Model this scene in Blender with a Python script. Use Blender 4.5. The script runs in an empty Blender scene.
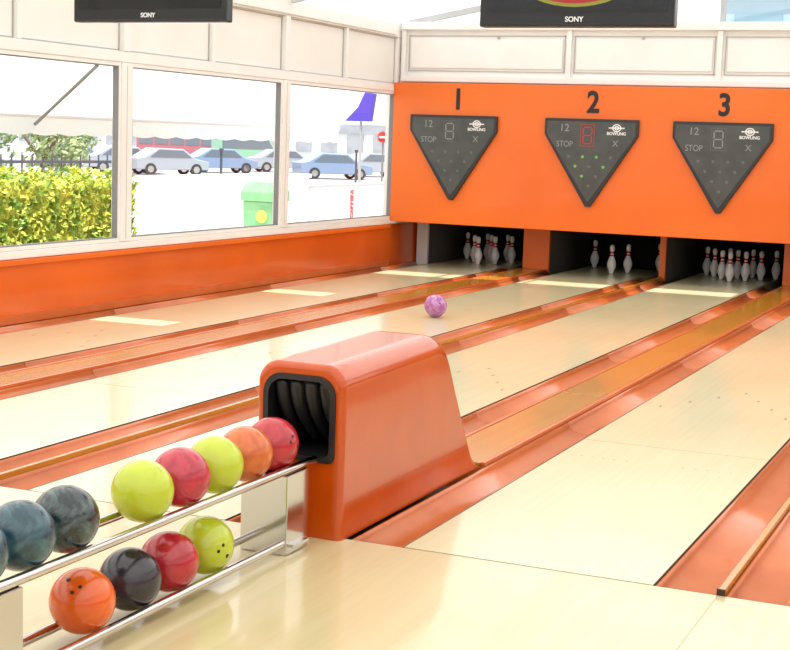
import bpy, bmesh, math, random
from mathutils import Vector, Matrix
random.seed(7)
sc = bpy.context.scene
col = sc.collection
try:
    sc.view_settings.view_transform = 'Standard'
except Exception:
    pass

# ---------------------------------------------------------------- materials
def mat(name, color, rough=0.5, metal=0.0, coat=0.0, noise=None, spec=0.5, emit=None, es=0.0, bump=None):
    m = bpy.data.materials.new(name); m.use_nodes = True
    nt = m.node_tree; b = nt.nodes['Principled BSDF']
    b.inputs['Base Color'].default_value = (*color, 1)
    b.inputs['Roughness'].default_value = rough
    b.inputs['Metallic'].default_value = metal
    b.inputs['Coat Weight'].default_value = coat
    b.inputs['Coat Roughness'].default_value = 0.06
    b.inputs['Specular IOR Level'].default_value = spec
    if emit:
        b.inputs['Emission Color'].default_value = (*emit, 1)
        b.inputs['Emission Strength'].default_value = es
    if noise or bump:
        tc = nt.nodes.new('ShaderNodeTexCoord')
    if noise:
        sca, c2, det, lo, hi = noise[:5]
        st = noise[5] if len(noise) > 5 else (1, 1, 1)
        mp = nt.nodes.new('ShaderNodeMapping'); mp.inputs['Scale'].default_value = st
        n = nt.nodes.new('ShaderNodeTexNoise'); n.inputs['Scale'].default_value = sca; n.inputs['Detail'].default_value = det
        if len(noise) > 6: n.inputs['Distortion'].default_value = noise[6]
        r = nt.nodes.new('ShaderNodeValToRGB')
        r.color_ramp.elements[0].position = lo; r.color_ramp.elements[0].color = (*color, 1)
        r.color_ramp.elements[1].position = hi; r.color_ramp.elements[1].color = (*c2, 1)
        nt.links.new(tc.outputs['Object'], mp.inputs[0]); nt.links.new(mp.outputs[0], n.inputs['Vector'])
        nt.links.new(n.outputs[0], r.inputs[0]); nt.links.new(r.outputs[0], b.inputs['Base Color'])
    if bump:
        n = nt.nodes.new('ShaderNodeTexNoise'); n.inputs['Scale'].default_value = bump[0]
        bp = nt.nodes.new('ShaderNodeBump'); bp.inputs['Strength'].default_value = bump[1]; bp.inputs['Distance'].default_value = 0.01
        nt.links.new(tc.outputs['Object'], n.inputs['Vector']); nt.links.new(n.outputs[0], bp.inputs['Height'])
        nt.links.new(bp.outputs[0], b.inputs['Normal'])
    return m

def wood_mat(name, c1, c2, rough, board=0.0266, coat=0.5, bw=0.2, spec=0.5, cr=0.08):
    """long boards running along Y"""
    m = bpy.data.materials.new(name); m.use_nodes = True
    nt = m.node_tree; b = nt.nodes['Principled BSDF']
    tc = nt.nodes.new('ShaderNodeTexCoord')
    sep = nt.nodes.new('ShaderNodeSeparateXYZ'); nt.links.new(tc.outputs['Object'], sep.inputs[0])
    d = nt.nodes.new('ShaderNodeMath'); d.operation = 'DIVIDE'; d.inputs[1].default_value = board
    nt.links.new(sep.outputs[0], d.inputs[0])
    fl = nt.nodes.new('ShaderNodeMath'); fl.operation = 'FLOOR'; nt.links.new(d.outputs[0], fl.inputs[0])
    wn = nt.nodes.new('ShaderNodeTexWhiteNoise'); wn.noise_dimensions = '1D'; nt.links.new(fl.outputs[0], wn.inputs['W'])
    mp = nt.nodes.new('ShaderNodeMapping'); mp.inputs['Scale'].default_value = (25, 0.8, 1)
    nt.links.new(tc.outputs['Object'], mp.inputs[0])
    n = nt.nodes.new('ShaderNodeTexNoise'); n.inputs['Scale'].default_value = 1.5; n.inputs['Detail'].default_value = 5
    nt.links.new(mp.outputs[0], n.inputs['Vector'])
    n2 = nt.nodes.new('ShaderNodeTexNoise'); n2.inputs['Scale'].default_value = 0.9; n2.inputs['Detail'].default_value = 3
    nt.links.new(tc.outputs['Object'], n2.inputs['Vector'])
    a = nt.nodes.new('ShaderNodeMath'); a.operation = 'MULTIPLY'; a.inputs[1].default_value = bw
    nt.links.new(wn.outputs['Value'], a.inputs[0])
    a2 = nt.nodes.new('ShaderNodeMath'); a2.operation = 'MULTIPLY_ADD'; a2.inputs[1].default_value = 0.4
    nt.links.new(n.outputs[0], a2.inputs[0]); nt.links.new(a.outputs[0], a2.inputs[2])
    a3 = nt.nodes.new('ShaderNodeMath'); a3.operation = 'MULTIPLY_ADD'; a3.inputs[1].default_value = 0.6
    nt.links.new(n2.outputs[0], a3.inputs[0]); nt.links.new(a2.outputs[0], a3.inputs[2])
    r = nt.nodes.new('ShaderNodeValToRGB')
    r.color_ramp.elements[0].position = 0.3; r.color_ramp.elements[0].color = (*c1, 1)
    r.color_ramp.elements[1].position = 0.95; r.color_ramp.elements[1].color = (*c2, 1)
    nt.links.new(a3.outputs[0], r.inputs[0]); nt.links.new(r.outputs[0], b.inputs['Base Color'])
    b.inputs['Roughness'].default_value = rough
    b.inputs['Specular IOR Level'].default_value = spec
    b.inputs['Coat Weight'].default_value = coat; b.inputs['Coat Roughness'].default_value = cr
    return m

M = {}
M['lane'] = wood_mat('lane_wood', (0.74, 0.69, 0.43), (0.61, 0.545, 0.29), 0.33, coat=0.65, bw=0.12, spec=0.4, cr=0.13)
M['approach'] = wood_mat('approach_wood', (0.70, 0.60, 0.34), (0.56, 0.45, 0.22), 0.28, board=0.05, coat=0.6)
M['board'] = wood_mat('divider_wood', (0.60, 0.26, 0.025), (0.42, 0.16, 0.014), 0.26, board=0.06, coat=0.4)
M['gutter'] = mat('gutter_orange', (0.66, 0.175, 0.045), 0.3, coat=0.35, noise=(3, (0.58, 0.14, 0.032), 4, 0.35, 0.65))
M['orange'] = mat('fascia_orange', (0.83, 0.155, 0.006), 0.4, coat=0.2, noise=(0.7, (0.76, 0.13, 0.005), 3, 0.35, 0.7))
M['orangewall'] = mat('wall_orange', (0.78, 0.125, 0.008), 0.25, coat=0.4, noise=(1.1, (0.68, 0.10, 0.007), 3, 0.35, 0.7))
M['hood'] = mat('hood_orange', (0.56, 0.076, 0.002), 0.2, coat=0.6, spec=0.35, noise=(4, (0.50, 0.064, 0.002), 4, 0.35, 0.7))
M['white'] = mat('white_paint', (0.86, 0.85, 0.82), 0.4, noise=(3, (0.83, 0.82, 0.79), 2, 0.4, 0.6))
M['beam'] = mat('roof_beam_paint', (0.50, 0.51, 0.52), 0.45, noise=(3, (0.46, 0.47, 0.48), 2, 0.4, 0.6))
M['cream'] = mat('cream_panel', (0.84, 0.83, 0.78), 0.5, noise=(1.2, (0.80, 0.79, 0.74), 2, 0.35, 0.65))
M['grayline'] = mat('gasket_gray', (0.22, 0.22, 0.22), 0.6)
M['softline'] = mat('panel_gasket_gray', (0.45, 0.44, 0.41), 0.6)
M['black'] = mat('black_rubber', (0.012, 0.012, 0.013), 0.4)
M['pit'] = mat('pit_black', (0.008, 0.008, 0.008), 0.8)
M['kick'] = mat('kickback_gray', (0.13, 0.115, 0.10), 0.6)
M['chrome'] = mat('chrome', (0.62, 0.59, 0.55), 0.12, metal=1.0)
M['score'] = mat('scoreboard_gray', (0.055, 0.060, 0.058), 0.35, noise=(6, (0.07, 0.074, 0.07), 2, 0.4, 0.6))
M['scoreedge'] = mat('scoreboard_edge', (0.02, 0.02, 0.022), 0.4)
M['ink'] = mat('black_ink', (0.012, 0.010, 0.010), 0.5)
M['legend'] = mat('legend_gray', (0.27, 0.28, 0.27), 0.5)
M['legendw'] = mat('legend_white', (0.85, 0.85, 0.85), 0.5)
M['ledoff'] = mat('led_off', (0.12, 0.13, 0.12), 0.4)
M['ledgreen'] = mat('led_green', (0.16, 0.40, 0.06), 0.4, emit=(0.2, 0.6, 0.1), es=0.08)
M['ledred'] = mat('led_red', (0.42, 0.04, 0.03), 0.4, emit=(0.8, 0.05, 0.03), es=0.08)
M['tv'] = mat('tv_plastic', (0.010, 0.010, 0.011), 0.2)
M['screen'] = mat('tv_screen', (0.006, 0.006, 0.008), 0.08)
M['red'] = mat('red_paint', (0.62, 0.04, 0.03), 0.4)
M['dark'] = mat('marker_brown', (0.20, 0.09, 0.03), 0.5)
M['seam'] = mat('seam_dark', (0.05, 0.025, 0.012), 0.6)
M['ground'] = mat('paving', (0.74, 0.73, 0.72), 0.9, noise=(0.6, (0.66, 0.65, 0.64), 4, 0.35, 0.7))
M['asphalt'] = mat('asphalt', (0.36, 0.36, 0.37), 0.9, noise=(0.6, (0.31, 0.31, 0.32), 4, 0.35, 0.7))
M['wallwhite'] = mat('exterior_white', (0.90, 0.90, 0.90), 0.6, noise=(0.8, (0.84, 0.84, 0.84), 3, 0.4, 0.6))
M['facadegray'] = mat('exterior_gray', (0.42, 0.43, 0.46), 0.6, noise=(0.8, (0.36, 0.37, 0.40), 3, 0.4, 0.6))
M['trunk'] = mat('bark', (0.16, 0.11, 0.08), 0.9, noise=(8, (0.25, 0.18, 0.13), 4, 0.4, 0.6))
M['metaldark'] = mat('dark_metal', (0.07, 0.07, 0.09), 0.5)
M['tyre'] = mat('tyre', (0.05, 0.05, 0.05), 0.8)
M['carglass'] = mat('car_glass', (0.16, 0.19, 0.22), 0.1)
M['bingreen'] = mat('bin_green', (0.16, 0.42, 0.18), 0.5, noise=(3, (0.21, 0.47, 0.22), 2, 0.4, 0.6))
M['yellow'] = mat('yellow_label', (0.75, 0.66, 0.10), 0.5)
M['purple'] = mat('sign_purple', (0.10, 0.06, 0.50), 0.5)
M['bluebld'] = mat('facade_blue', (0.38, 0.52, 0.60), 0.5, noise=(0.5, (0.34, 0.48, 0.56), 2, 0.4, 0.6))
M['bldwin'] = mat('facade_window', (0.22, 0.36, 0.43), 0.25)

def leaf_mat(name, c1, c2):
    m = bpy.data.materials.new(name); m.use_nodes = True
    nt = m.node_tree; b = nt.nodes['Principled BSDF']
    tc = nt.nodes.new('ShaderNodeTexCoord')
    n = nt.nodes.new('ShaderNodeTexNoise'); n.inputs['Scale'].default_value = 5; n.inputs['Detail'].default_value = 6
    nt.links.new(tc.outputs['Object'], n.inputs['Vector'])
    r = nt.nodes.new('ShaderNodeValToRGB')
    r.color_ramp.elements[0].position = 0.38; r.color_ramp.elements[0].color = (*c1, 1)
    r.color_ramp.elements[1].position = 0.60; r.color_ramp.elements[1].color = (*c2, 1)
    nt.links.new(n.outputs[0], r.inputs[0]); nt.links.new(r.outputs[0], b.inputs['Base Color'])
    b.inputs['Roughness'].default_value = 0.6
    return m
M['hedge'] = leaf_mat('hedge_leaves', (0.13, 0.27, 0.02), (0.66, 0.68, 0.08))
M['tree'] = leaf_mat('tree_leaves', (0.18, 0.28, 0.10), (0.42, 0.50, 0.24))

def glass_mat():
    m = bpy.data.materials.new('window_glass'); m.use_nodes = True
    nt = m.node_tree; nt.nodes.clear()
    o = nt.nodes.new('ShaderNodeOutputMaterial'); mx = nt.nodes.new('ShaderNodeMixShader'); mx.inputs[0].default_value = 0.05
    t = nt.nodes.new('ShaderNodeBsdfTransparent'); t.inputs[0].default_value = (0.98, 0.99, 0.99, 1)
    g = nt.nodes.new('ShaderNodeBsdfGlossy'); g.inputs['Roughness'].default_value = 0.02
    nt.links.new(t.outputs[0], mx.inputs[1]); nt.links.new(g.outputs[0], mx.inputs[2]); nt.links.new(mx.outputs[0], o.inputs[0])
    return m
M['glass'] = glass_mat()
def trans_mat(name, c, f):
    m = bpy.data.materials.new(name); m.use_nodes = True
    nt = m.node_tree; nt.nodes.clear()
    o = nt.nodes.new('ShaderNodeOutputMaterial'); mx = nt.nodes.new('ShaderNodeMixShader'); mx.inputs[0].default_value = f
    t = nt.nodes.new('ShaderNodeBsdfDiffuse'); t.inputs[0].default_value = (*c, 1)
    g = nt.nodes.new('ShaderNodeBsdfTranslucent'); g.inputs[0].default_value = (*c, 1)
    tc = nt.nodes.new('ShaderNodeTexCoord'); n = nt.nodes.new('ShaderNodeTexNoise'); n.inputs['Scale'].default_value = 1.0
    r = nt.nodes.new('ShaderNodeValToRGB'); r.color_ramp.elements[0].color = (*[k*0.93 for k in c], 1); r.color_ramp.elements[1].color = (*c, 1)
    nt.links.new(tc.outputs['Object'], n.inputs[0]); nt.links.new(n.outputs[0], r.inputs[0]); nt.links.new(r.outputs[0], g.inputs[0])
    nt.links.new(t.outputs[0], mx.inputs[1]); nt.links.new(g.outputs[0], mx.inputs[2]); nt.links.new(mx.outputs[0], o.inputs[0])
    return m
M['roof'] = trans_mat('polycarbonate', (0.72, 0.725, 0.72), 0.72)
M['awning'] = trans_mat('awning_fabric', (0.86, 0.85, 0.86), 0.6)

# ---------------------------------------------------------------- helpers
def empty(name):
    o = bpy.data.objects.new(name, None); col.objects.link(o); o.empty_display_size = 0.1
    return o
def fin(bm, name, m, parent=None, smooth=False):
    bmesh.ops.recalc_face_normals(bm, faces=bm.faces)
    me = bpy.data.meshes.new(name); bm.to_mesh(me); bm.free()
    if smooth:
        for p in me.polygons: p.use_smooth = True
    if m: me.materials.append(m)
    o = bpy.data.objects.new(name, me); col.objects.link(o)
    if parent: o.parent = parent
    return o
def sharp(o, ang=35, wn=False):
    me = o.data
    bm = bmesh.new(); bm.from_mesh(me)
    for e in bm.edges:
        if len(e.link_faces) == 2 and e.calc_face_angle(0) > math.radians(ang): e.smooth = False
    for f in bm.faces: f.smooth = True
    bm.to_mesh(me); bm.free()
    if wn:
        md = o.modifiers.new('wn', 'WEIGHTED_NORMAL'); md.keep_sharp = True; md.weight = 100
def addbox(bm, x0, x1, y0, y1, z0, z1):
    vs = [bm.verts.new((x, y, z)) for x in (x0, x1) for y in (y0, y1) for z in (z0, z1)]
    for f in ((0,1,3,2),(4,6,7,5),(0,4,5,1),(2,3,7,6),(0,2,6,4),(1,5,7,3)):
        bm.faces.new([vs[i] for i in f])
def box(name, x0, x1, y0, y1, z0, z1, m, parent=None, bevel=0.0, seg=2):
    bm = bmesh.new(); addbox(bm, x0, x1, y0, y1, z0, z1)
    if bevel:
        bmesh.ops.recalc_face_normals(bm, faces=bm.faces)
        bmesh.ops.bevel(bm, geom=bm.edges[:], offset=bevel, segments=seg, profile=0.6, affect='EDGES')
    o = fin(bm, name, m, parent)
    if bevel: sharp(o, 35, True)
    return o
def boxes(name, lst, m, parent=None):
    bm = bmesh.new()
    for b in lst: addbox(bm, *b)
    return fin(bm, name, m, parent)
def tube(name, p0, p1, r, m, parent=None, seg=20, caps=True, r2=None):
    p0 = Vector(p0); p1 = Vector(p1); d = p1-p0
    bm = bmesh.new()
    bmesh.ops.create_cone(bm, cap_ends=caps, segments=seg, radius1=r, radius2=r if r2 is None else r2, depth=d.length)
    q = d.to_track_quat('Z', 'Y').to_matrix().to_4x4()
    bmesh.ops.transform(bm, matrix=Matrix.Translation((p0+p1)/2) @ q, verts=bm.verts)
    o = fin(bm, name, m, parent); sharp(o); return o
def prism(name, pts, axis, a0, a1, m, parent=None, bevel=0, seg=3):
    def mk(p, a):
        return {'x': (a, p[0], p[1]), 'y': (p[0], a, p[1]), 'z': (p[0], p[1], a)}[axis]
    bm = bmesh.new()
    A = [bm.verts.new(mk(p, a0)) for p in pts]; B = [bm.verts.new(mk(p, a1)) for p in pts]
    bm.faces.new(A); bm.faces.new(B[::-1])
    n = len(pts)
    for i in range(n): bm.faces.new((A[i], A[(i+1) % n], B[(i+1) % n], B[i]))
    bmesh.ops.recalc_face_normals(bm, faces=bm.faces)
    if bevel: bmesh.ops.bevel(bm, geom=bm.edges[:], offset=bevel, segments=seg, profile=0.6, affect='EDGES')
    o = fin(bm, name, m, parent)
    if bevel: sharp(o, 35, True)
    return o
def text(name, s, loc, size, m, parent=None, rot=(math.pi/2, 0, 0), align='CENTER', ext=0.002, bold=0.0, sx=1.0):
    c = bpy.data.curves.new(name, 'FONT'); c.body = s; c.size = size; c.extrude = ext; c.align_x = align; c.align_y = 'CENTER'
    c.offset = bold
    c.materials.append(m)
    o = bpy.data.objects.new(name, c); col.objects.link(o); o.location = loc; o.rotation_euler = rot
    dg = bpy.context.evaluated_depsgraph_get()
    me = bpy.data.meshes.new_from_object(o.evaluated_get(dg)); 
    for v in me.vertices: v.co.x *= sx
    o2 = bpy.data.objects.new(name, me); o2.location = loc; o2.rotation_euler = rot
    bpy.data.objects.remove(o); col.objects.link(o2)
    if not me.materials: me.materials.append(m)
    if parent: o2.parent = parent
    return o2
def quad(name, pts, m, parent=None):
    bm = bmesh.new(); bm.faces.new([bm.verts.new(p) for p in pts]); return fin(bm, name, m, parent)

# ---------------------------------------------------------------- camera
F = 1480.0
Yv = Vector((651, 163, -F)).normalized()
Zv = Vector((1, -0.034, 0)).cross(Yv).normalized()
Xv = Yv.cross(Zv).normalized()
H = 1.66
cd = bpy.data.cameras.new('camera'); cam = bpy.data.objects.new('camera', cd); col.objects.link(cam)
cd.sensor_width = 36; cd.lens = F/790*36; cd.clip_end = 500; cd.clip_start = 0.05
cam.matrix_world = Matrix(((*Xv, 0), (*Yv, 0), (*Zv, H), (0, 0, 0, 1)))
sc.camera = cam

# ---------------------------------------------------------------- world + sun
w = bpy.data.worlds.new('sky'); sc.world = w; w.use_nodes = True
nt = w.node_tree; bg = nt.nodes['Background']
bg.inputs[0].default_value = (0.95, 0.98, 1.0, 1); bg.inputs[1].default_value = 1.4
sl = bpy.data.lights.new('sun', 'SUN'); so = bpy.data.objects.new('sun', sl); col.objects.link(so)
SD = Vector((-0.15, 0.25, -1.0))
so.rotation_euler = SD.to_track_quat('-Z', 'Y').to_euler(); so.location = (0, 0, 12)
sl.energy = 7.5; sl.angle = 0.009; sl.color = (1, 0.98, 0.96)

# ---------------------------------------------------------------- constants
XW = -7.92; XR = 3.3; YB = -2.5; FOUL = 5.47; YF = 18.0; YP = 18.9; YE = 21.2; YU = 18.2
LW = 0.525
LC = [-7.09, -5.22, -3.66, -1.77, -0.21, 1.68]

# floor structure
box('floor', XW-0.1, XR+0.1, YB, YE+0.1, -0.139, -0.13, M['kick'])
appr = empty('bowling_approach')
box('approach_floor', XW+0.001, XR-0.001, YB+0.001, FOUL-0.012, -0.129, 0.0, M['approach'], appr)
boxes('approach_seams', [(x-0.0015, x+0.0015, YB+0.01, FOUL-0.02, -0.001, 0.0007) for x in (-1.0, -2.72, -4.44, 0.72)], M['board'], appr)
boxes('foul_seam', [(XW+0.01, XR-0.01, FOUL-0.012, FOUL-0.002, -0.12, -0.002)], M['seam'], appr)
for i, c in enumerate(LC):
    ln = empty('bowling_lane')
    box('lane_surface', c-LW, c+LW, FOUL, 20.15, -0.129, 0.0, M['lane'], ln)
    bm = bmesh.new()
    for k in range(-3, 4):
        ax = c+k*0.133; ay = FOUL+4.75-abs(k)*0.28
        vs = [bm.verts.new((ax-0.010, ay, 0.0008)), bm.verts.new((ax+0.010, ay, 0.0008)), bm.verts.new((ax, ay+0.08, 0.0008))]
        bm.faces.new(vs)
    for k in (-0.4, -0.34, -0.28, -0.22, -0.15, 0.15, 0.22, 0.28, 0.34, 0.4):
        bmesh.ops.create_circle(bm, cap_ends=True, segments=10, radius=0.006, matrix=Matrix.Translation((c+k, FOUL+2.15, 0.0008)))
    fin(bm, 'lane_markers', M['dark'], ln)
    boxes('edge_lines', [(c-LW-0.0005, c-LW+0.005, FOUL, 18.8, -0.01, 0.0006), (c+LW-0.005, c+LW+0.0005, FOUL, 18.8, -0.01, 0.0006)], M['seam'], ln)
    boxes('splice_line', [(c-LW+0.006, c+LW-0.006, FOUL+2.6, FOUL+2.603, -0.001, 0.0006)], M['board'], ln)

GW = 0.238
def gutter(x0, x1):
    bm = bmesh.new(); y = FOUL
    N = 14
    while y < 18.8:
        y1 = min(y+3.05, 18.88)
        prof = [(x0+0.0, -0.004), (x0+0.014, -0.004)]
        a = x0+0.014; b = x1-0.014
        for k in range(1, N):
            t = math.pi*k/N
            prof.append(((a+b)/2-(b-a)/2*math.cos(t), -0.004-0.058*math.sin(t)**0.8))
        prof += [(x1-0.014, -0.004), (x1, -0.004)]
        A = [bm.verts.new((p[0], y+0.004, p[1])) for p in prof]; B = [bm.verts.new((p[0], y1-0.004, p[1])) for p in prof]
        for k in range(len(prof)-1): bm.faces.new((A[k], A[k+1], B[k+1], B[k]))
        y = y1
    o = fin(bm, 'bowling_gutter', M['gutter']); sharp(o, 50)
    md = o.modifiers.new('s', 'SOLIDIFY'); md.thickness = 0.004; md.offset = 1
    return o
gap_specs = [(XW+0.03, LC[0]-LW)] + [(LC[i]+LW, LC[i+1]-LW) for i in range(5)] + [(LC[5]+LW, XR-0.03)]
def divider(x0, x1, wide, y0=FOUL):
    d = empty('lane_divider')
    if wide:
        box('divider_base', x0+0.002, x1-0.002, y0, 18.88, -0.129, -0.008, M['gutter'], d)
        e = 0.03
        for a, b in ((x0+0.002, x0+e), (x1-e, x1-0.002)):
            box('divider_edge', a, b, y0, 18.88, -0.008, 0.018, M['gutter'], d, bevel=0.008)
        yy = y0
        while yy < 18.8:
            y1 = min(yy+2.4, 18.88)
            box('divider_board', x0+e+0.002, x1-e-0.002, yy+0.003, y1-0.003, -0.008, 0.012, M['board'], d, bevel=0.003)
            yy = y1
    else:
        box('divider_rail', x0+0.002, x1-0.002, y0, 18.88, -0.129, 0.022, M['board'], d, bevel=0.006)
        box('rail_end', x0+0.0, x1-0.0, y0-0.008, y0-0.001, -0.06, 0.024, M['seam'], d)
for gi, (a, b) in enumerate(gap_specs):
    wdt = b-a
    if wdt < 0.35:
        gutter(a+0.003, b-0.003)
    else:
        gutter(a+0.003, a+GW); gutter(b-GW, b-0.003)
        if wdt > 0.7:
            divider(a+GW+0.001, b-GW-0.001, True, 7.10 if gi in (3,) else FOUL)
        else:
            divider(a+GW+0.001, b-GW-0.001, False)

# ---------------------------------------------------------------- side walls
MY = [-0.76, 2.42, 5.54, 8.66, 11.80, 14.99, 18.15]
MH = 0.08
def side_wall(prefix, xi, out):
    s = out
    def bx(n, d0, d1, y0, y1, z0, z1, m, p, bevel=0):
        x0, x1 = sorted((xi+s*d0, xi+s*d1))
        return box(n, x0, x1, y0, y1, z0, z1, m, p, bevel)
    wl = empty('wall_'+prefix)
    bx('lower_wall', 0.0, 0.2, YB, YE, -0.129, 0.55, M['orangewall'], wl)
    bx('upper_wall', 0.05, 0.2, YB, YE, 2.36, 3.0, M['cream'], wl)
    bx('top_beam', 0.0, 0.2, YB, YE, 3.0, 3.2, M['white'], wl)
    bx('end_column', 0.0, 0.2, 18.23, YE, 0.55, 3.0, M['white'], wl)
    tr = empty('trim_'+prefix)
    bx('sill_ledge', -0.035, -0.001, YB, YF-0.02, 0.50, 0.545, M['orange'], tr, 0.008)
    bx('sill_frame', -0.01, 0.06, YB, YF-0.02, 0.551, 0.62, M['white'], tr, 0.01)
    bx('head_frame', -0.01, 0.048, YB, YU-0.22, 2.29, 2.39, M['white'], tr, 0.01)
    bx('beam_cover', -0.03, -0.001, YB, YU-0.22, 3.02, 3.17, M['white'], tr, 0.01)
    bx('skirting', -0.02, -0.001, YB, YF-0.02, -0.0, 0.07, M['gutter'], tr, 0.004)
    for i, y in enumerate(MY):
        last = i == len(MY)-1
        ya, yb = (y-MH, y+MH)
        d0 = 0.001 if last else -0.015
        bx('mullion', d0, 0.1, ya, yb, 0.622, 2.289, M['white'], tr, 0.006 if last else 0.012)
        if not last: bx('mullion_groove', -0.017, -0.014, y-0.003, y+0.003, 0.65, 2.26, M['softline'], tr)
        bx('mullion_upper', d0, 0.049, y-0.05, y+0.05, 2.392, 2.998, M['white'], tr, 0.008)
        if i < len(MY)-1:
            ym = (y+MY[i+1])/2
            bx('panel_bar', 0.0, 0.049, ym-0.03, ym+0.03, 2.392, 2.998, M['white'], tr, 0.006)
            for ya, yb in ((y+0.05, ym-0.03), (ym+0.03, MY[i+1]-0.05)):
                e = 0.007
                x0, x1 = sorted((xi+s*0.040, xi+s*0.0495))
                boxes('panel_gasket', [(x0, x1, ya+0.005, yb-0.005, 2.40, 2.40+e), (x0, x1, ya+0.005, yb-0.005, 2.985-e, 2.985),
                      (x0, x1, ya+0.005, ya+0.005+e, 2.40, 2.985), (x0, x1, yb-0.005-e, yb-0.005, 2.40, 2.985)], M['softline'], tr)
    for i in range(len(MY)-1):
        wn = empty('window_%d' % (i+1 if prefix == 'left' else i+11))
        y0 = MY[i]+MH; y1 = MY[i+1]-MH
        f = 0.035
        x0, x1 = sorted((xi+s*0.0, xi+s*0.07))
        zl = 0.622; zh = 2.289
        boxes('sash', [(x0, x1, y0+.001, y1-.001, zl, zl+f), (x0, x1, y0+.001, y1-.001, zh-f, zh), (x0, x1, y0+.001, y0+f, zl+f, zh-f), (x0, x1, y1-f, y1-.001, zl+f, zh-f)], M['white'], wn)
        g = 0.010
        x0, x1 = sorted((xi+s*0.004, xi+s*0.06))
        a0 = y0+f; a1 = y1-f; b0 = zl+f; b1 = zh-f
        boxes('gasket', [(x0, x1, a0, a1, b0, b0+g), (x0, x1, a0, a1, b1-g, b1), (x0, x1, a0, a0+g, b0+g, b1-g), (x0, x1, a1-g, a1, b0+g, b1-g)], M['grayline'], wn)
        xg = xi+s*0.035
        quad('pane', [(xg, a0+g, b0+g), (xg, a1-g, b0+g), (xg, a1-g, b1-g), (xg, a0+g, b1-g)], M['glass'], wn)
side_wall('left', XW, -1)
side_wall('right', XR, 1)

# back wall behind the bowlers: unseen glazing added to let daylight in
wb = empty('wall_back')
box('lower_wall', XW, XR, YB-0.2, YB, -0.129, 0.55, M['orangewall'], wb)
box('upper_wall', XW, XR, YB-0.2, YB, 2.36, 3.2, M['cream'], wb)
for x in (XW+0.1, -5.1, -2.3, 0.5, XR-0.1):
    box('post', x-0.1, x+0.1, YB-0.15, YB, 0.55, 2.36, M['white'], wb, 0.01)
quad('pane', [(XW, YB-0.08, 0.55), (XR, YB-0.08, 0.55), (XR, YB-0.08, 2.36), (XW, YB-0.08, 2.36)], M['glass'], wb)

# ---------------------------------------------------------------- end wall
we = empty('wall_end')
box('upper_wall', XW+0.001, XR-0.001, YU, YU+0.1, 2.42, 3.1, M['white'], we)
box('back_wall', XW, XR, YE, YE+0.1, -0.129, 2.45, M['pit'], we)
box('pit_roof', XW+0.001, XR-0.001, YU+0.1, YE, 2.36, 2.45, M['pit'], we)
box('pit_mask', XW+0.001, XR-0.001, YP+0.001, YP+0.03, 0.62, 2.3, M['pit'], we)
tre = empty('trim_end')
box('top_rail', XW+0.035, XR-0.035, YU-0.08, YU-0.001, 3.1, 3.2, M['white'], tre, 0.01)
box('bottom_rail', XW+0.035, XR-0.035, YU-0.06, YU-0.001, 2.43, 2.50, M['white'], tre, 0.008)
xs = [-7.86, -5.60, -3.71, -1.82, 0.07, 1.96]
for i, x in enumerate(xs):
    box('stile', x-0.03, x+0.03, YU-0.05, YU-0.001, 2.50, 3.1, M['white'], tre, 0.006)
    nx = xs[i+1] if i < len(xs)-1 else XR
    a = x+0.06; b = nx-0.06; z0 = 2.57; z1 = 3.03; e = 0.010
    boxes('panel_gasket', [(a, b, YU-0.012, YU-.001, z0, z0+e), (a, b, YU-0.012, YU-.001, z1-e, z1), (a, a+e, YU-0.012, YU-.001, z0, z1), (b-e, b, YU-0.012, YU-.001, z0, z1)], M['softline'], tre)
    box('panel', a+0.03, b-0.03, YU-0.02, YU-.001, z0+0.04, z1-0.04, M['white'], tre, 0.008)
    if i: box('gable_post', x-0.03, x+0.03, YU+0.0, YU+0.06, 3.2, 3.9, M['beam'], tre)
    if i: tube('panel_catch', (x-0.95, YU-0.035, 3.0), (x-0.95, YU-0.02, 3.0), 0.02, M['softline'], tre)
RZ = 3.22
XRIDGE = -2.3; SL = 0.19
def rz(x): return RZ + SL*(x-XW) if x < XRIDGE else RZ + SL*(XRIDGE-XW) - SL*(x-XRIDGE)
gb = empty('window_30')
prism('pane', [(XW+.01, 3.2), (XR-.01, 3.2), (XR-.01, rz(XR)-.01), (XRIDGE, rz(XRIDGE)-.01), (XW+.01, RZ-.01)], 'y', YU+0.03, YU+0.032, M['glass'], gb)

# fascia
fa = empty('pinsetter_fascia')
box('fascia_panel', XW+0.004, XR-0.004, YF, YF+0.09, 0.59, 2.41, M['orange'], fa, 0.012)
box('fascia_top', XW+0.004, XR-0.004, YF+0.09, YU-0.002, 2.33, 2.40, M['orange'], fa)
box('fascia_soffit', XW+0.004, XR-0.004, YF+0.09, YP, 0.60, 0.63, M['pit'], fa)
def pillar(x0, x1, m=M['orange'], s=None):
    p = empty('kickback_partition')
    box('front', x0, x1, YP, YP+0.06, -0.10, 0.599, m, p, 0.005)
    box('side', x0+0.002, x1-0.002, YP+0.06, 20.9, -0.10, 0.60, M['kick'], p)
pillar(XW+0.03, -7.73, M['white'])
for gi, (a, b) in enumerate(gap_specs[1:6]):
    if b-a > 0.7: pillar(a+GW-0.01, b-GW+0.01)
    else: pillar((a+b)/2-0.04, (a+b)/2+0.04)
pillar(LC[5]+LW+0.02, XR-0.03, M['white'])

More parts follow.
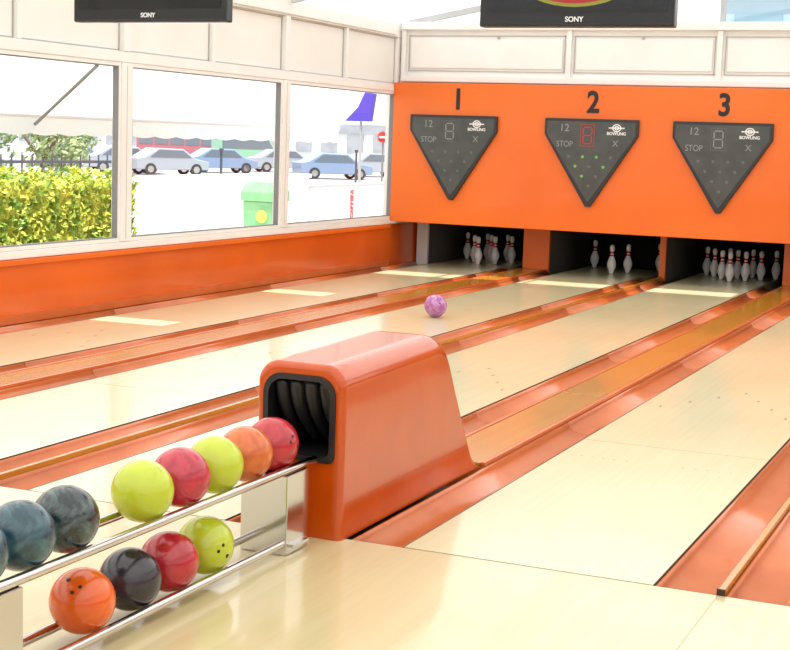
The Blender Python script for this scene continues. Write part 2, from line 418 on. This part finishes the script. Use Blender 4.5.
# score boards
def circle_disc(bm, x, z, y, r, seg=14):
    bmesh.ops.create_cone(bm, cap_ends=True, segments=seg, radius1=r, radius2=r, depth=0.006, matrix=Matrix.Translation((x, y, z)) @ Matrix.Rotation(math.pi/2, 4, 'X'))
def scoreboard(c, n, lit):
    s = empty('bowling_scoreboard')
    y1 = YF-0.002; y0 = y1-0.05
    zt = 2.0; zs = 1.80; zb = 0.91; hw = 0.60
    outer = [(c-hw, zt), (c+hw, zt), (c+hw, zs), (c+0.03, zb), (c-0.03, zb), (c-hw, zs)]
    prism('housing', outer, 'y', y0, y1, M['scoreedge'], s, 0.008)
    k = 0.035
    inner = [(c-hw+k, zt-k), (c+hw-k, zt-k), (c+hw-k, zs-0.0), (c+0.01, zb+0.07), (c-0.01, zb+0.07), (c-hw+k, zs)]
    prism('face', inner, 'y', y0-0.004, y0+0.002, M['score'], s)
    yf = y0-0.006
    text('legend_ball', '12', (c-0.34, yf, 1.88), 0.13, M['legend'], s)
    text('legend_stop', 'STOP', (c-0.33, yf, 1.68), 0.105, M['legend'], s, sx=0.85)
    x0 = c-0.13; x1 = c+0.05; z0 = 1.66; z1 = 1.93; e = 0.006
    boxes('digit_frame', [(x0, x1, yf-.002, yf+.003, z0, z0+e), (x0, x1, yf-.002, yf+.003, z1-e, z1), (x0, x0+e, yf-.002, yf+.003, z0, z1), (x1-e, x1, yf-.002, yf+.003, z0, z1)], M['ledoff'] if lit is False else M['ledred'], s)
    m = M['ledred'] if lit else M['legend']
    cx = (x0+x1)/2
    e = 0.013; sg = []
    for zz in (1.695, 1.795, 1.895):
        sg.append((cx-0.045, cx+0.045, yf-.003, yf+.003, zz-e/2, zz+e/2))
    sg += [(cx+0.047, cx+0.060, yf-.003, yf+.003, 1.705, 1.785), (cx-0.060, cx-0.047, yf-.003, yf+.003, 1.805, 1.885), (cx+0.047, cx+0.060, yf-.003, yf+.003, 1.805, 1.885), (cx-0.060, cx-0.047, yf-.003, yf+.003, 1.705, 1.785)]
    boxes('digit', sg, m, s)
    bm = bmesh.new()
    for r0, r1 in ((0.048, 0.036), (0.026, 0.014)):
        N = 24; A = []; B = []
        for k2 in range(N):
            t = 2*math.pi*k2/N
            A.append(bm.verts.new((c+0.33+r0*1.2*math.cos(t), yf-0.002, 1.895+r0*math.sin(t))))
            B.append(bm.verts.new((c+0.33+r1*1.2*math.cos(t), yf-0.002, 1.895+r1*math.sin(t))))
        for k2 in range(N): bm.faces.new((A[k2], A[(k2+1) % N], B[(k2+1) % N], B[k2]))
    addbox(bm, c+0.23, c+0.43, yf-0.003, yf, 1.888, 1.902)
    fin(bm, 'logo', M['legendw'], s)
    text('logo_text', 'BOWLING', (c+0.33, yf-0.002, 1.825), 0.052, M['legendw'], s, bold=0.0012)
    text('legend_strike', 'X', (c+0.32, yf, 1.70), 0.11, M['legend'], s)
    bm = bmesh.new(); bm2 = bmesh.new()
    litset = {(0, 1), (1, 0), (1, 2), (0, 2), (2, 0)} if lit else set()
    for r in range(4):
        for q in range(4-r):
            x = c+(q-(3-r)/2)*0.18; z = 1.53-r*0.12
            circle_disc(bm2 if (r, q) in litset else bm, x, z, yf, 0.019)
    fin(bm, 'pin_lamps', M['ledoff'], s)
    if lit: fin(bm2, 'pin_lamps_lit', M['ledgreen'], s)
    else: bm2.free()
    text('lane_number', str(n), (c+(0.04 if n == 1 else 0.0), YF-0.004, 2.195), 0.37, M['ink'], s, bold=0.010, ext=0.003, sx=0.88)
bo = [0.045, 0.015, 0.08, 0, 0, 0]
for i, c in enumerate(LC): scoreboard(c+bo[i], i+1, i == 1)

# ---------------------------------------------------------------- pins
def pin_mat():
    m = bpy.data.materials.new('pin_white'); m.use_nodes = True
    nt = m.node_tree; b = nt.nodes['Principled BSDF']
    tc = nt.nodes.new('ShaderNodeTexCoord'); sp = nt.nodes.new('ShaderNodeSeparateXYZ'); nt.links.new(tc.outputs['Object'], sp.inputs[0])
    r = nt.nodes.new('ShaderNodeValToRGB'); r.color_ramp.interpolation = 'CONSTANT'
    dv = nt.nodes.new('ShaderNodeMath'); dv.operation = 'DIVIDE'; dv.inputs[1].default_value = 0.381
    nt.links.new(sp.outputs[2], dv.inputs[0]); nt.links.new(dv.outputs[0], r.inputs[0])
    el = r.color_ramp.elements
    W = (0.88, 0.87, 0.85, 1); R = (0.62, 0.02, 0.02, 1)
    el[0].position = 0; el[0].color = W; el[1].position = 0.59; el[1].color = R
    for p, c in ((0.65, W), (0.68, R), (0.76, W)):
        e = el.new(p); e.color = c
    nt.links.new(r.outputs[0], b.inputs['Base Color']); b.inputs['Roughness'].default_value = 0.25; b.inputs['Coat Weight'].default_value = 0.5
    return m
pm = pin_mat()
prof = [(0, 0), (0.0258, 0), (0.029, 0.012), (0.036, 0.035), (0.0499, 0.065), (0.058, 0.09), (0.0605, 0.114), (0.0588, 0.14), (0.0495, 0.17), (0.037, 0.20), (0.0275, 0.226), (0.0228, 0.254), (0.0240, 0.28), (0.0285, 0.305), (0.0322, 0.33), (0.0323, 0.345), (0.028, 0.365), (0.017, 0.377), (0, 0.381)]
bm = bmesh.new(); N = 24; rings = []
for r, z in prof:
    if r == 0: rings.append([bm.verts.new((0, 0, z))])
    else: rings.append([bm.verts.new((r*math.cos(2*math.pi*k/N), r*math.sin(2*math.pi*k/N), z)) for k in range(N)])
for a, b in zip(rings, rings[1:]):
    for k in range(N):
        if len(a) == 1: bm.faces.new((a[0], b[(k+1) % N], b[k]))
        elif len(b) == 1: bm.faces.new((a[k], a[(k+1) % N], b[0]))
        else: bm.faces.new((a[k], a[(k+1) % N], b[(k+1) % N], b[k]))
bmesh.ops.recalc_face_normals(bm, faces=bm.faces)
pme = bpy.data.meshes.new('bowling_pin'); bm.to_mesh(pme); bm.free()
for p in pme.polygons: p.use_smooth = True
pme.materials.append(pm)
def pins(c, which):
    k = 1
    for r in range(4):
        for q in range(r+1):
            if k in which:
                o = bpy.data.objects.new('bowling_pin', pme); col.objects.link(o)
                o.location = (c+(q-r/2)*0.3048, 19.12+r*0.264, 0.0005); o.rotation_euler = (0, 0, random.random()*6)
            k += 1
allp = set(range(1, 11))
pins(LC[0]+0.03, allp - {4}); pins(LC[1]+0.05, {1, 3, 7, 10}); pins(LC[2]+0.05, allp); pins(LC[3], allp); pins(LC[4], allp); pins(LC[5], allp)

# ---------------------------------------------------------------- balls
def ball_mat(name, c1, c2, sc_=6, lo=0.42, hi=0.6, dist=0.0):
    return mat(name, c1, 0.22, coat=0.4, noise=(sc_, c2, 6, lo, hi, (1, 1, 1), dist))
BM = {
 'lime': ball_mat('ball_lime', (0.50, 0.58, 0.02), (0.46, 0.54, 0.025)),
 'pink': ball_mat('ball_pink', (0.52, 0.025, 0.05), (0.38, 0.012, 0.035), 10, 0.42, 0.62, 1.0),
 'red': ball_mat('ball_red', (0.50, 0.020, 0.030), (0.38, 0.012, 0.022), 10, 0.42, 0.62, 1.0),
 'orange': ball_mat('ball_orange', (0.66, 0.15, 0.02), (0.50, 0.09, 0.012), 9, 0.4, 0.62, 1.0),
 'orangeb': ball_mat('ball_bright_orange', (0.78, 0.125, 0.006), (0.70, 0.10, 0.006), 4),
 'dark': ball_mat('ball_black', (0.012, 0.009, 0.012), (0.026, 0.020, 0.030), 6),
 'marble': ball_mat('ball_dark_marble', (0.006, 0.016, 0.018), (0.09, 0.13, 0.125), 9, 0.44, 0.70, 2.5),
 'blue': ball_mat('ball_blue_gray', (0.010, 0.045, 0.065), (0.06, 0.14, 0.16), 9, 0.42, 0.70, 2.5),
 'purple': ball_mat('ball_purple', (0.40, 0.10, 0.34), (0.54, 0.26, 0.48), 14, 0.42, 0.62, 1.5),
}
def ball(x, y, z, key, hole=None, s=1.0):
    bm = bmesh.new(); bmesh.ops.create_uvsphere(bm, u_segments=48, v_segments=32, radius=0.108)
    o = fin(bm, 'bowling_ball', BM[key], None, True); o.location = (x, y, z)
    if hole is None: hole = (-1.0, random.uniform(0.2, 0.8), random.uniform(-0.6, -0.1))
    d = Vector(hole).normalized()
    t = d.orthogonal().normalized(); b2 = d.cross(t)
    bm = bmesh.new()
    for (u, v, r) in ((0.015, 0.014, 0.0065), (-0.015, 0.014, 0.0065), (0.0, -0.036, 0.0080)):
        p = (d + (t*u + b2*v)/0.108).normalized()
        Mx = Matrix.Translation(p*0.1032) @ p.to_track_quat('Z', 'Y').to_matrix().to_4x4()
        bmesh.ops.create_cone(bm, cap_ends=True, segments=20, radius1=r, radius2=r, depth=0.010, matrix=Mx)
    fin(bm, 'finger_holes', M['ink'], o)
XB = -2.75; ZU = 0.435; ZL = 0.142
def hd_(y, z, right, upv):
    """direction towards the bowler's side with sideways / upward lean"""
    v = Vector((2.75, -y, H-z)).normalized(); r = Vector((v.y*-1, v.x, 0)).normalized()
    return v + r*right + Vector((0, 0, upv))
ball(XB, 5.16, ZU, 'red', hd_(5.16, ZU, 1.4, 0.2))
ball(XB, 4.94, ZU, 'orange')
ball(XB, 4.71, ZU, 'lime')
ball(XB, 4.47, ZU, 'pink')
ball(XB, 4.225, ZU, 'lime')
ball(XB, 3.785, ZU, 'marble')
ball(XB, 3.56, ZU, 'blue')
ball(XB, 3.335, ZU, 'blue')
ball(XB, 4.65, ZL, 'lime', hd_(4.65, ZL, 0.75, -0.25))
ball(XB, 4.40, ZL, 'red')
ball(XB, 4.155, ZL, 'dark')
ball(XB, 3.88, ZL, 'orangeb', hd_(3.88, ZL, -0.35, 0.6))
ball(LC[1]+0.02, 12.98, 0.1085, 'purple', hd_(6, 0.1, 0.35, 0.55))

# ---------------------------------------------------------------- ball rack
rk = empty('ball_return_rack')
dx = 0.085
for s in (-1, 1):
    for zc, ya, yb in ((ZU-0.093, 2.3, 5.37), (ZL-0.093, 2.3, 5.22)):
        o = tube('rail', (XB+s*dx, ya, zc), (XB+s*dx, yb, zc), 0.017, M['chrome'], rk, 28)
        bm = bmesh.new(); bmesh.ops.create_uvsphere(bm, u_segments=20, v_segments=12, radius=0.017, matrix=Matrix.Translation((XB+s*dx, yb, zc)))
        fin(bm, 'rail_cap', M['chrome'], rk, True)
for ya, yb in ((5.10, 5.29), (3.28, 3.44), (2.32, 2.46)):
    box('post', XB-0.105, XB+0.105, ya, yb, 0.001, ZU-0.110, M['chrome'], rk, 0.006)
    box('lower_bracket', XB-0.125, XB+0.125, ya+0.03, yb-0.03, 0.03, 0.042, M['chrome'], rk)

# ---------------------------------------------------------------- ball return hood
def hood(x0, x1, y0=5.405):
    h = empty('ball_return_hood')
    NA = 10
    def usec(a0, a1, zt, r, y, zmid):
        r = max(0.001, min(r, zt*0.9, (a1-a0)/2-0.001))
        zm = min(zmid, (zt-r)*0.9)
        P = [(a0, 0.0), (a0, zm)]
        for k in range(NA+1):
            t = math.pi - (math.pi/2)*k/NA; P.append((a0+r+r*math.cos(t), zt-r+r*math.sin(t)))
        for k in range(NA+1):
            t = math.pi/2 - (math.pi/2)*k/NA; P.append((a1-r+r*math.cos(t), zt-r+r*math.sin(t)))
        P += [(a1, zm), (a1, 0.0)]
        return [(p[0], y, p[1]) for p in P]
    L = 1.64
    f = 0.028
    secs = [(y, ins, 0.732-ins) for (y, ins) in ((y0+f*(1-math.cos(a)), f*(1-math.sin(a))) for a in [math.pi/2*k/5 for k in range(6)])]
    for k in range(1, 9): secs.append((y0+f+(1.0-f)*k/8, 0.0, 0.732+0.018*k/8))
    P0 = Vector((1.0, 0.750)); P1 = Vector((1.14, 0.752)); P2 = Vector((1.21, 0.62))
    for k in range(1, 9):
        t = k/8; p = P0*(1-t)**2 + P1*2*t*(1-t) + P2*t*t; secs.append((y0+p.x, 0.0, p.y))
    Q0 = P2; Q1 = Vector((1.41, 0.30)); Q2 = Vector((L, 0.004))
    for k in range(1, 11):
        t = k/10; p = Q0*(1-t)**2 + Q1*2*t*(1-t) + Q2*t*t; secs.append((y0+p.x, 0.0, max(p.y, 0.004)))
    bm = bmesh.new(); R = []
    for (y, ins, zt) in secs:
        R.append([bm.verts.new(p) for p in usec(x0+ins, x1-ins, zt, 0.095-ins*0.5, y, 0.30)])
    for a, b in zip(R, R[1:]):
        for k in range(len(a)-1): bm.faces.new((a[k], a[k+1], b[k+1], b[k]))
    bm.faces.new(R[-1])
    xi0 = x0+0.048; xi1 = x1-0.048; zi0 = 0.335; zi1 = 0.672
    inn = usec(xi0, xi1, zi1, 0.075, y0, 0.40)[1:-1]
    inn[0] = (xi0, y0, zi0); inn[-1] = (xi1, y0, zi0)
    I = [bm.verts.new(p) for p in inn]
    O = R[0][1:-1]
    for k in range(len(I)-1): bm.faces.new((O[k], O[k+1], I[k+1], I[k]))
    bm.faces.new([R[0][0], O[0], I[0], I[-1], O[-1], R[0][-1]])
    body = fin(bm, 'hood_shell', M['hood'], h); sharp(body, 32, True)
    bm = bmesh.new()
    A = [bm.verts.new((p[0], y0, p[2])) for p in inn]; B = [bm.verts.new((p[0], y0+0.42, p[2])) for p in inn]
    n = len(A)
    for k in range(n): bm.faces.new((A[k], A[(k+1) % n], B[(k+1) % n], B[k]))
    bm.faces.new(B)
    fin(bm, 'opening_pocket', M['black'], h)
    def rr(a0, a1, b0, b1, r, N=8, rb=0.03):
        P = []
        for cx, cz, s0, r_ in ((a1-r, b1-r, 0, r), (a0+r, b1-r, 90, r), (a0+rb, b0+rb, 180, rb), (a1-rb, b0+rb, 270, rb)):
            for k in range(N+1):
                t = math.radians(s0+90*k/N); P.append((cx+r_*math.cos(t), cz+r_*math.sin(t)))
        return P
    o1 = rr(xi0-0.012, xi1+0.012, zi0-0.012, zi1+0.012, 0.085); o2 = rr(xi0+0.012, xi1-0.012, zi0+0.012, zi1-0.012, 0.065)
    bm = bmesh.new(); Vv = []
    for P, yy in ((o1, y0+0.001), (o1, y0-0.010), (o2, y0-0.010), (o2, y0+0.05)):
        Vv.append([bm.verts.new((p[0], yy, p[1])) for p in P])
    n = len(o1)
    for a, b in zip(Vv, Vv[1:]):
        for k in range(n): bm.faces.new((a[k], a[(k+1) % n], b[(k+1) % n], b[k]))
    r = fin(bm, 'opening_rim', M['black'], h); sharp(r)
    for j in range(4):
        xx = x0+0.10+j*(x1-x0-0.2)/3
        bm = bmesh.new(); prev = None
        for k in range(13):
            t = k/12; yy = y0+0.03+0.20*t*t; zz = 0.652-0.28*t; wd = 0.034*(1-0.45*t)
            vs = [bm.verts.new((xx-wd, yy+0.012, zz)), bm.verts.new((xx-wd*0.4, yy-0.008, zz)), bm.verts.new((xx+wd*0.4, yy-0.008, zz)), bm.verts.new((xx+wd, yy+0.012, zz))]
            if prev:
                for q in range(3): bm.faces.new((prev[q], prev[q+1], vs[q+1], vs[q]))
            prev = vs
        o = fin(bm, 'rubber_guide', M['black'], h, True)
        md = o.modifiers.new('s', 'SOLIDIFY'); md.thickness = 0.006
    return h
hood(-2.96, -2.553)

# ---------------------------------------------------------------- televisions
def tv(xc, yc, zb, on):
    t = empty('television')
    x0 = xc-0.485; x1 = xc+0.485; zt = zb+0.60
    box('case', x0, x1, yc, yc+0.07, zb, zt, M['tv'], t, 0.012)
    box('back_housing', x0+0.15, x1-0.15, yc+0.07, yc+0.12, zb+0.12, zt-0.1, M['tv'], t, 0.01)
    box('screen', x0+0.035, x1-0.035, yc-0.003, yc+0.002, zb+0.07, zt-0.035, M['screen'], t)
    box('bezel_highlight', x0+0.02, x1-0.02, yc-0.004, yc, zb+0.012, zb+0.016, M['scoreedge'], t)
    text('maker_logo', 'SONY', (xc, yc-0.003, zb+0.036), 0.034, M['legendw'], t, bold=0.0006)
    if on:
        for (r, m, zz, q) in ((0.24, mat('screen_yellow', (.2, .2, .02), .3, emit=(.4, .35, .03), es=.15), 0.287, 0.004), (0.22, mat('screen_red', (.3, .01, .01), .3, emit=(.5, .01, .01), es=.15), 0.287, 0.005)):
            bm = bmesh.new()
            bmesh.ops.create_circle(bm, cap_ends=True, segments=40, radius=r, matrix=Matrix.Translation((xc-0.0, yc-q, zb+zz)) @ Matrix.Rotation(math.pi/2, 4, 'X') @ Matrix.Diagonal((1.4, 0.8, 1, 1)))
            fin(bm, 'screen_picture', m, t)
    ztop = rz(xc)
    tube('ceiling_pole', (xc, yc+0.16, zt-0.25), (xc, yc+0.16, ztop-0.03), 0.025, M['white'], t)
    box('mount_plate', xc-0.1, xc+0.1, yc+0.12, yc+0.16, zb+0.25, zb+0.45, M['metaldark'], t)
tv(-2.125, 6.95, 2.225, True)
tv(-4.495, 6.9, 2.245, False)

# ---------------------------------------------------------------- ceiling / roof
rf = empty('ceiling')
slots = [(-7.10, -6.35, 10.98, 0.16), (-7.10, -6.35, 14.12, 0.18), (-7.10, -2.55, 17.1, 0.25)]  # roof gaps added and sized to cast sun strips on the lanes
def slot_y(yc): return yc-0.25*3.5
ybr = sorted(set([YB-0.2, YE+0.1] + [slot_y(s[2])+d*s[3] for s in slots for d in (-1, 1)]))
xbr = sorted(set([XW-0.2, -7.10, -6.35, XRIDGE, -2.55, XR+0.2]))
bm = bmesh.new(); vc = {}
def V(x, y):
    if (x, y) not in vc: vc[(x, y)] = bm.verts.new((x, y, rz(x)))
    return vc[(x, y)]
for i in range(len(xbr)-1):
    for j in range(len(ybr)-1):
        xm = (xbr[i]+xbr[i+1])/2; ym = (ybr[j]+ybr[j+1])/2
        if any(s[0] < xm < s[1] and abs(ym-slot_y(s[2])) < s[3] for s in slots): continue
        bm.faces.new((V(xbr[i], ybr[j]), V(xbr[i+1], ybr[j]), V(xbr[i+1], ybr[j+1]), V(xbr[i], ybr[j+1])))
fin(bm, 'roof_panels', M['roof'], rf)
for y in MY[:-1]+[YB+0.1, YU+0.03]:
    for a, b in ((XW+0.05, XRIDGE), (XRIDGE, XR-0.05)):
        prism('rafter', [(a, rz(a)-0.01), (b, rz(b)-0.01), (b, rz(b)-0.09), (a, rz(a)-0.09)], 'y', y-0.025, y+0.025, M['beam'], rf)
for x in (-6.25, -5.1, -3.7, XRIDGE, -0.9, 0.5, 1.9):
    box('purlin', x-0.02, x+0.02, YB, 18.1, rz(x)-0.075, rz(x)-0.02, M['beam'], rf)
    
# ---------------------------------------------------------------- exterior
GZ = -0.14; SZ = -0.65
gnd = box('ground', -240, 120, -60, 260, -0.95, SZ, M['asphalt'])
box('terrace', -17.0, XW-0.21, -20, 38, SZ+0.001, GZ, M['ground'])
aw = empty('awning')
bm = bmesh.new()
ya0 = 2.0
pts = [(XW-0.22, ya0, 2.72), (XW-0.22, 17.6, 2.72), (-10.3, 21.3, 1.80), (-10.3, ya0, 1.80)]
bm.faces.new([bm.verts.new(p) for p in pts])
fin(bm, 'fabric', M['awning'], aw)
bm = bmesh.new(); y = ya0
while y < 21.2:
    N = 5; y1 = min(y+0.5, 21.3); prev = None
    for k in range(N+1):
        t = k/N; yy = y+(y1-y)*t; zz = 1.60-0.025*math.sin(math.pi*t)
        a = bm.verts.new((-10.3, yy, 1.80)); b = bm.verts.new((-10.3, yy, zz))
        if prev: bm.faces.new((prev[0], a, b, prev[1]))
        prev = (a, b)
    y = y1
fin(bm, 'valance', M['awning'], aw)
for y in (5.5, 11.8): tube('awning_arm', (-8.14, y-0.15, 2.25), (-10.28, y+1.75, 1.70), 0.018, M['grayline'], aw)
tube('front_bar', (-10.3, ya0, 1.80), (-10.3, 21.3, 1.80), 0.025, M['white'], aw)

def leaves(bm, fn, n, size):
    for _ in range(n):
        p, nn = fn()
        u = Vector((random.gauss(0, 1), random.gauss(0, 1), random.gauss(0, 1))).normalized()
        nn = (Vector(nn)+u*0.8).normalized(); t = nn.orthogonal().normalized(); b = nn.cross(t)
        s = size*random.uniform(0.6, 1.3); p = Vector(p)
        bm.faces.new([bm.verts.new(p+t*s), bm.verts.new(p+b*s*0.55), bm.verts.new(p-t*s), bm.verts.new(p-b*s*0.55)])
hd = empty('hedge')
hx0, hx1, hy0, hy1, hz1 = -12.0, -11.0, 6.5, 16.6, 1.02
box('hedge_core', hx0+0.06, hx1-0.06, hy0+0.06, hy1-0.06, GZ+0.001, hz1-0.06, M['hedge'], hd, 0.05)
def hf():
    q = random.random(); j = random.uniform(-0.06, 0.07)
    y = random.uniform(hy0, hy1); x = random.uniform(hx0, hx1); z = random.uniform(-0.08, hz1)
    wv = 0.05*math.sin(y*3.1)+0.04*math.sin(y*7.7+1)
    if q < 0.55: return (hx1+j, y, z), (1, 0, 0.6)
    if q < 0.9: return (x, y, hz1+j+wv), (0, 0, 1)
    return (x, hy1+j, z), (0, 1, 0)
bm = bmesh.new(); leaves(bm, hf, 17000, 0.042); fin(bm, 'hedge_leaves', M['hedge'], hd)

def tree(x, y, h, r):
    t = empty('street_tree')
    tube('trunk', (x, y, SZ+0.001), (x+0.1, y, h*0.55), 0.10, M['trunk'], t, 10, r2=0.06)
    for k in range(6):
        a = k*1.05; tube('branch', (x+0.08, y, h*0.35), (x+r*0.6*math.cos(a), y+r*0.6*math.sin(a), h*0.85), 0.04, M['trunk'], t, 8, r2=0.02)
    cl = [(Vector((x+random.uniform(-r, r)*0.65, y+random.uniform(-r, r)*0.65, h*0.65+random.uniform(-1, 1)*r*0.6)), r*random.uniform(0.3, 0.5)) for _ in range(14)]
    def fn():
        c, rr = random.choice(cl); d = Vector((random.gauss(0, 1), random.gauss(0, 1), random.gauss(0, 1))).normalized()
        return c+d*rr*random.uniform(0.7, 1.0), d
    bm = bmesh.new(); leaves(bm, fn, 1100, 0.09); fin(bm, 'foliage', M['tree'], t)
for (x, y, h, r) in ((-24, 29, 2.0, 1.3), (-27.5, 31, 2.1, 1.4), (-26, 34.5, 2.0, 1.2), (-33, 46, 2.2, 1.3), (-21.5, 24.5, 1.8, 0.9), (-38, 44, 2.3, 1.5), (-30, 33, 2.2, 1.3)):
    tree(x, y, h, r)
rl = empty('railing')
lst = [(-16.03, -15.97, 14, 24, 1.05, 1.10), (-16.03, -15.97, 14, 24, 0.1, 0.14)]
y = 14
while y < 24: lst.append((-16.010, -15.990, y, y+0.02, GZ+.001, 1.2)); y += 0.28
boxes('bars', lst, M['metaldark'], rl)
lw = empty('low_wall')
box('wall_body', -14.4, -14.0, 20.6, 27.6, GZ+.002, 0.82, M['wallwhite'], lw)
box('coping', -14.45, -13.95, 20.55, 27.65, 0.821, 0.90, M['wallwhite'], lw, 0.02)
lw2 = empty('low_wall')
box('wall_body', -14.4, -14.0, 27.75, 36, GZ+.002, 0.60, M['wallwhite'], lw2)
box('coping', -14.43, -13.97, 27.72, 36, 0.601, 0.66, M['softline'], lw2)
text('banner_text', 'CARRERA', (-13.975, 29.7, 0.22), 0.20, M['red'], lw2, rot=(math.pi/2, -math.pi/2, math.pi/2), bold=0.012, sx=0.72)
rb = empty('recycling_bin')
bx_, by_ = -12.7, 23.35
prism('body', [(by_-0.27, GZ+0.03), (by_+0.27, GZ+0.03), (by_+0.33, 0.50), (by_-0.33, 0.50)], 'x', bx_-0.28, bx_+0.28, M['bingreen'], rb, 0.03)
prism('lid', [(by_-0.36, 0.501), (by_+0.36, 0.501), (by_+0.35, 0.66), (by_+0.24, 0.78), (by_+0.10, 0.83), (by_-0.10, 0.83), (by_-0.24, 0.78), (by_-0.35, 0.66)], 'x', bx_-0.31, bx_+0.31, M['bingreen'], rb, 0.02)
tube('label', (bx_+0.10, by_-0.30, 0.24), (bx_+0.10, by_-0.325, 0.24), 0.11, M['yellow'], rb, 24)
tube('label_side', (bx_+0.283, by_+0.03, 0.24), (bx_+0.290, by_+0.03, 0.24), 0.11, M['yellow'], rb, 24)
box('slot', bx_+0.311, bx_+0.318, by_-0.14, by_+0.14, 0.60, 0.66, M['black'], rb)
for yy in (-0.2, 0.2): tube('wheel', (bx_+0.20, by_+yy-0.02, GZ+0.041), (bx_+0.20, by_+yy+0.02, GZ+0.041), 0.04, M['tyre'], rb)

def car(x, y, cm, ang, van=False):
    c = empty('van' if van == 1 else ('bus' if van == 2 else 'car'))
    c.location = (x, y, SZ+.001); c.rotation_euler = (0, 0, ang)
    def add(o): o.parent = c
    wxs = (-1.35, 1.35)
    if van == 2:
        p = [(-4.2, 0.35), (4.2, 0.35), (4.3, 1.2), (4.15, 2.75), (-4.2, 2.75)]
        g = None; wxs = (-2.7, 2.9)
        for i in range(6): add(box('bus_window', -3.95+i*1.25, -2.85+i*1.25, -0.87, 0.87, 1.35, 2.3, M['carglass'], None))
        add(box('windscreen', 4.12, 4.28, -0.7, 0.7, 1.3, 2.4, M['carglass'], None))
    elif van:
        p = [(-2.4, 0.3), (2.4, 0.3), (2.45, 1.0), (1.9, 1.2), (1.4, 2.1), (-2.4, 2.15)]
        g = [(-2.2, 1.3), (1.75, 1.3), (1.35, 1.95), (-2.2, 1.95)]
    else:
        p = [(-2.1, 0.3), (2.1, 0.3), (2.15, 0.75), (1.3, 0.92), (0.6, 1.42), (-0.9, 1.45), (-1.7, 0.98), (-2.15, 0.9)]
        g = [(-1.4, 0.95), (1.05, 0.95), (0.55, 1.34), (-0.85, 1.37)]
    add(prism('body', p, 'y', -0.85, 0.85, cm, None, 0.06))
    if g: add(prism('side_glass', g, 'y', -0.865, 0.865, M['carglass'], None))
    for wx in wxs:
        for wy in (-0.88, 0.70):
            add(tube('wheel', (wx, wy, 0.32), (wx, wy+0.18, 0.32), 0.32, M['tyre'])); add(tube('hub', (wx, wy-0.01, 0.32), (wx, wy+0.19, 0.32), 0.18, M['chrome']))
    for wy in (-0.6, 0.6):
        fx = 2.08 if van != 2 else 4.2
        add(box('headlamp', fx, fx+0.09, wy-0.15, wy+0.15, 0.6, 0.74, M['legendw']))
cr = mat('car_maroon', (0.45, 0.14, 0.17), 0.3, coat=0.5); cb = mat('car_blue', (0.25, 0.33, 0.48), 0.3, coat=0.5)
cs = mat('car_silver', (0.45, 0.48, 0.52), 0.3, metal=0.3, coat=0.5); cg = mat('van_green', (0.26, 0.52, 0.34), 0.3, coat=0.5)
def at(u, dist):
    a = math.radians(u); return (-dist*math.sin(a), dist*math.cos(a))
for b_, d_, m_, an, vn in ((31.4, 118, cr, 0.25, 2), (33.9, 84, cs, 0.8, 0), (30.3, 90, cb, 0.9, 0), (29.3, 108, cg, 0.9, 1), (26.0, 84, cb, 0.8, 0), (24.4, 92, cs, 1.0, 0), (35.8, 94, cb, 0.8, 0), (32.3, 82, cs, 1.0, 0), (27.9, 96, cs, 0.8, 0)):
    x, y = at(b_, d_); car(x, y, m_, an, vn)
kb = empty('shop_building')
box('body', -130, -60, 150, 165, SZ+.001, 6.0, M['wallwhite'], kb)
box('awning_band', -130.05, -60, 149.8, 149.99, 2.2, 3.2, M['facadegray'], kb)
boxes('shop_windows', [(-129+i*3.2, -127+i*3.2, 149.85, 149.99, 0.0, 2.0) for i in range(21)], M['facadegray'], kb)
ps = empty('advertising_sign')
prism('sign_panel', [(-25.85, 2.35), (-24.75, 2.35), (-24.6, 3.45), (-25.0, 3.5), (-25.3, 2.9)], 'y', 54.0, 54.3, M['purple'], ps, 0.03)
tube('sign_post', (-25.2, 54.15, SZ+.001), (-25.2, 54.15, 2.34), 0.06, M['softline'], ps)
ne = empty('no_entry_sign')
tube('disc', (-24.85, 55.5, 1.75), (-24.85, 55.54, 1.75), 0.22, M['red'], ne, 28)
box('bar', -24.99, -24.71, 55.47, 55.499, 1.71, 1.79, M['legendw'], ne)
tube('pole', (-24.85, 55.58, SZ+.001), (-24.85, 55.58, 2.0), 0.035, M['grayline'], ne)
for x, y in ((-17.5, 30), (-18.5, 39.5)):
    lp = empty('street_bollard'); tube('post', (x, y, SZ+.001), (x, y, 1.25), 0.03, M['metaldark'], lp); tube('cap', (x, y, 1.251), (x, y, 1.33), 0.05, M['metaldark'], lp)
ob = empty('office_building')
box('facade', -9.1, 14, 45, 60, SZ+.001, 14, M['bluebld'], ob)
lst = []
for i in range(12):
    for k in range(5): lst.append((-8.8+i*1.9, -7.4+i*1.9, 44.9, 44.999, 1.2+k*2.8, 2.9+k*2.8))
boxes('facade_windows', lst, M['bldwin'], ob)
lst = [(-9.1, 14, 44.85, 44.95, 3.5+k*2.8, 3.6+k*2.8) for k in range(4)]
boxes('facade_bands', lst, M['wallwhite'], ob)
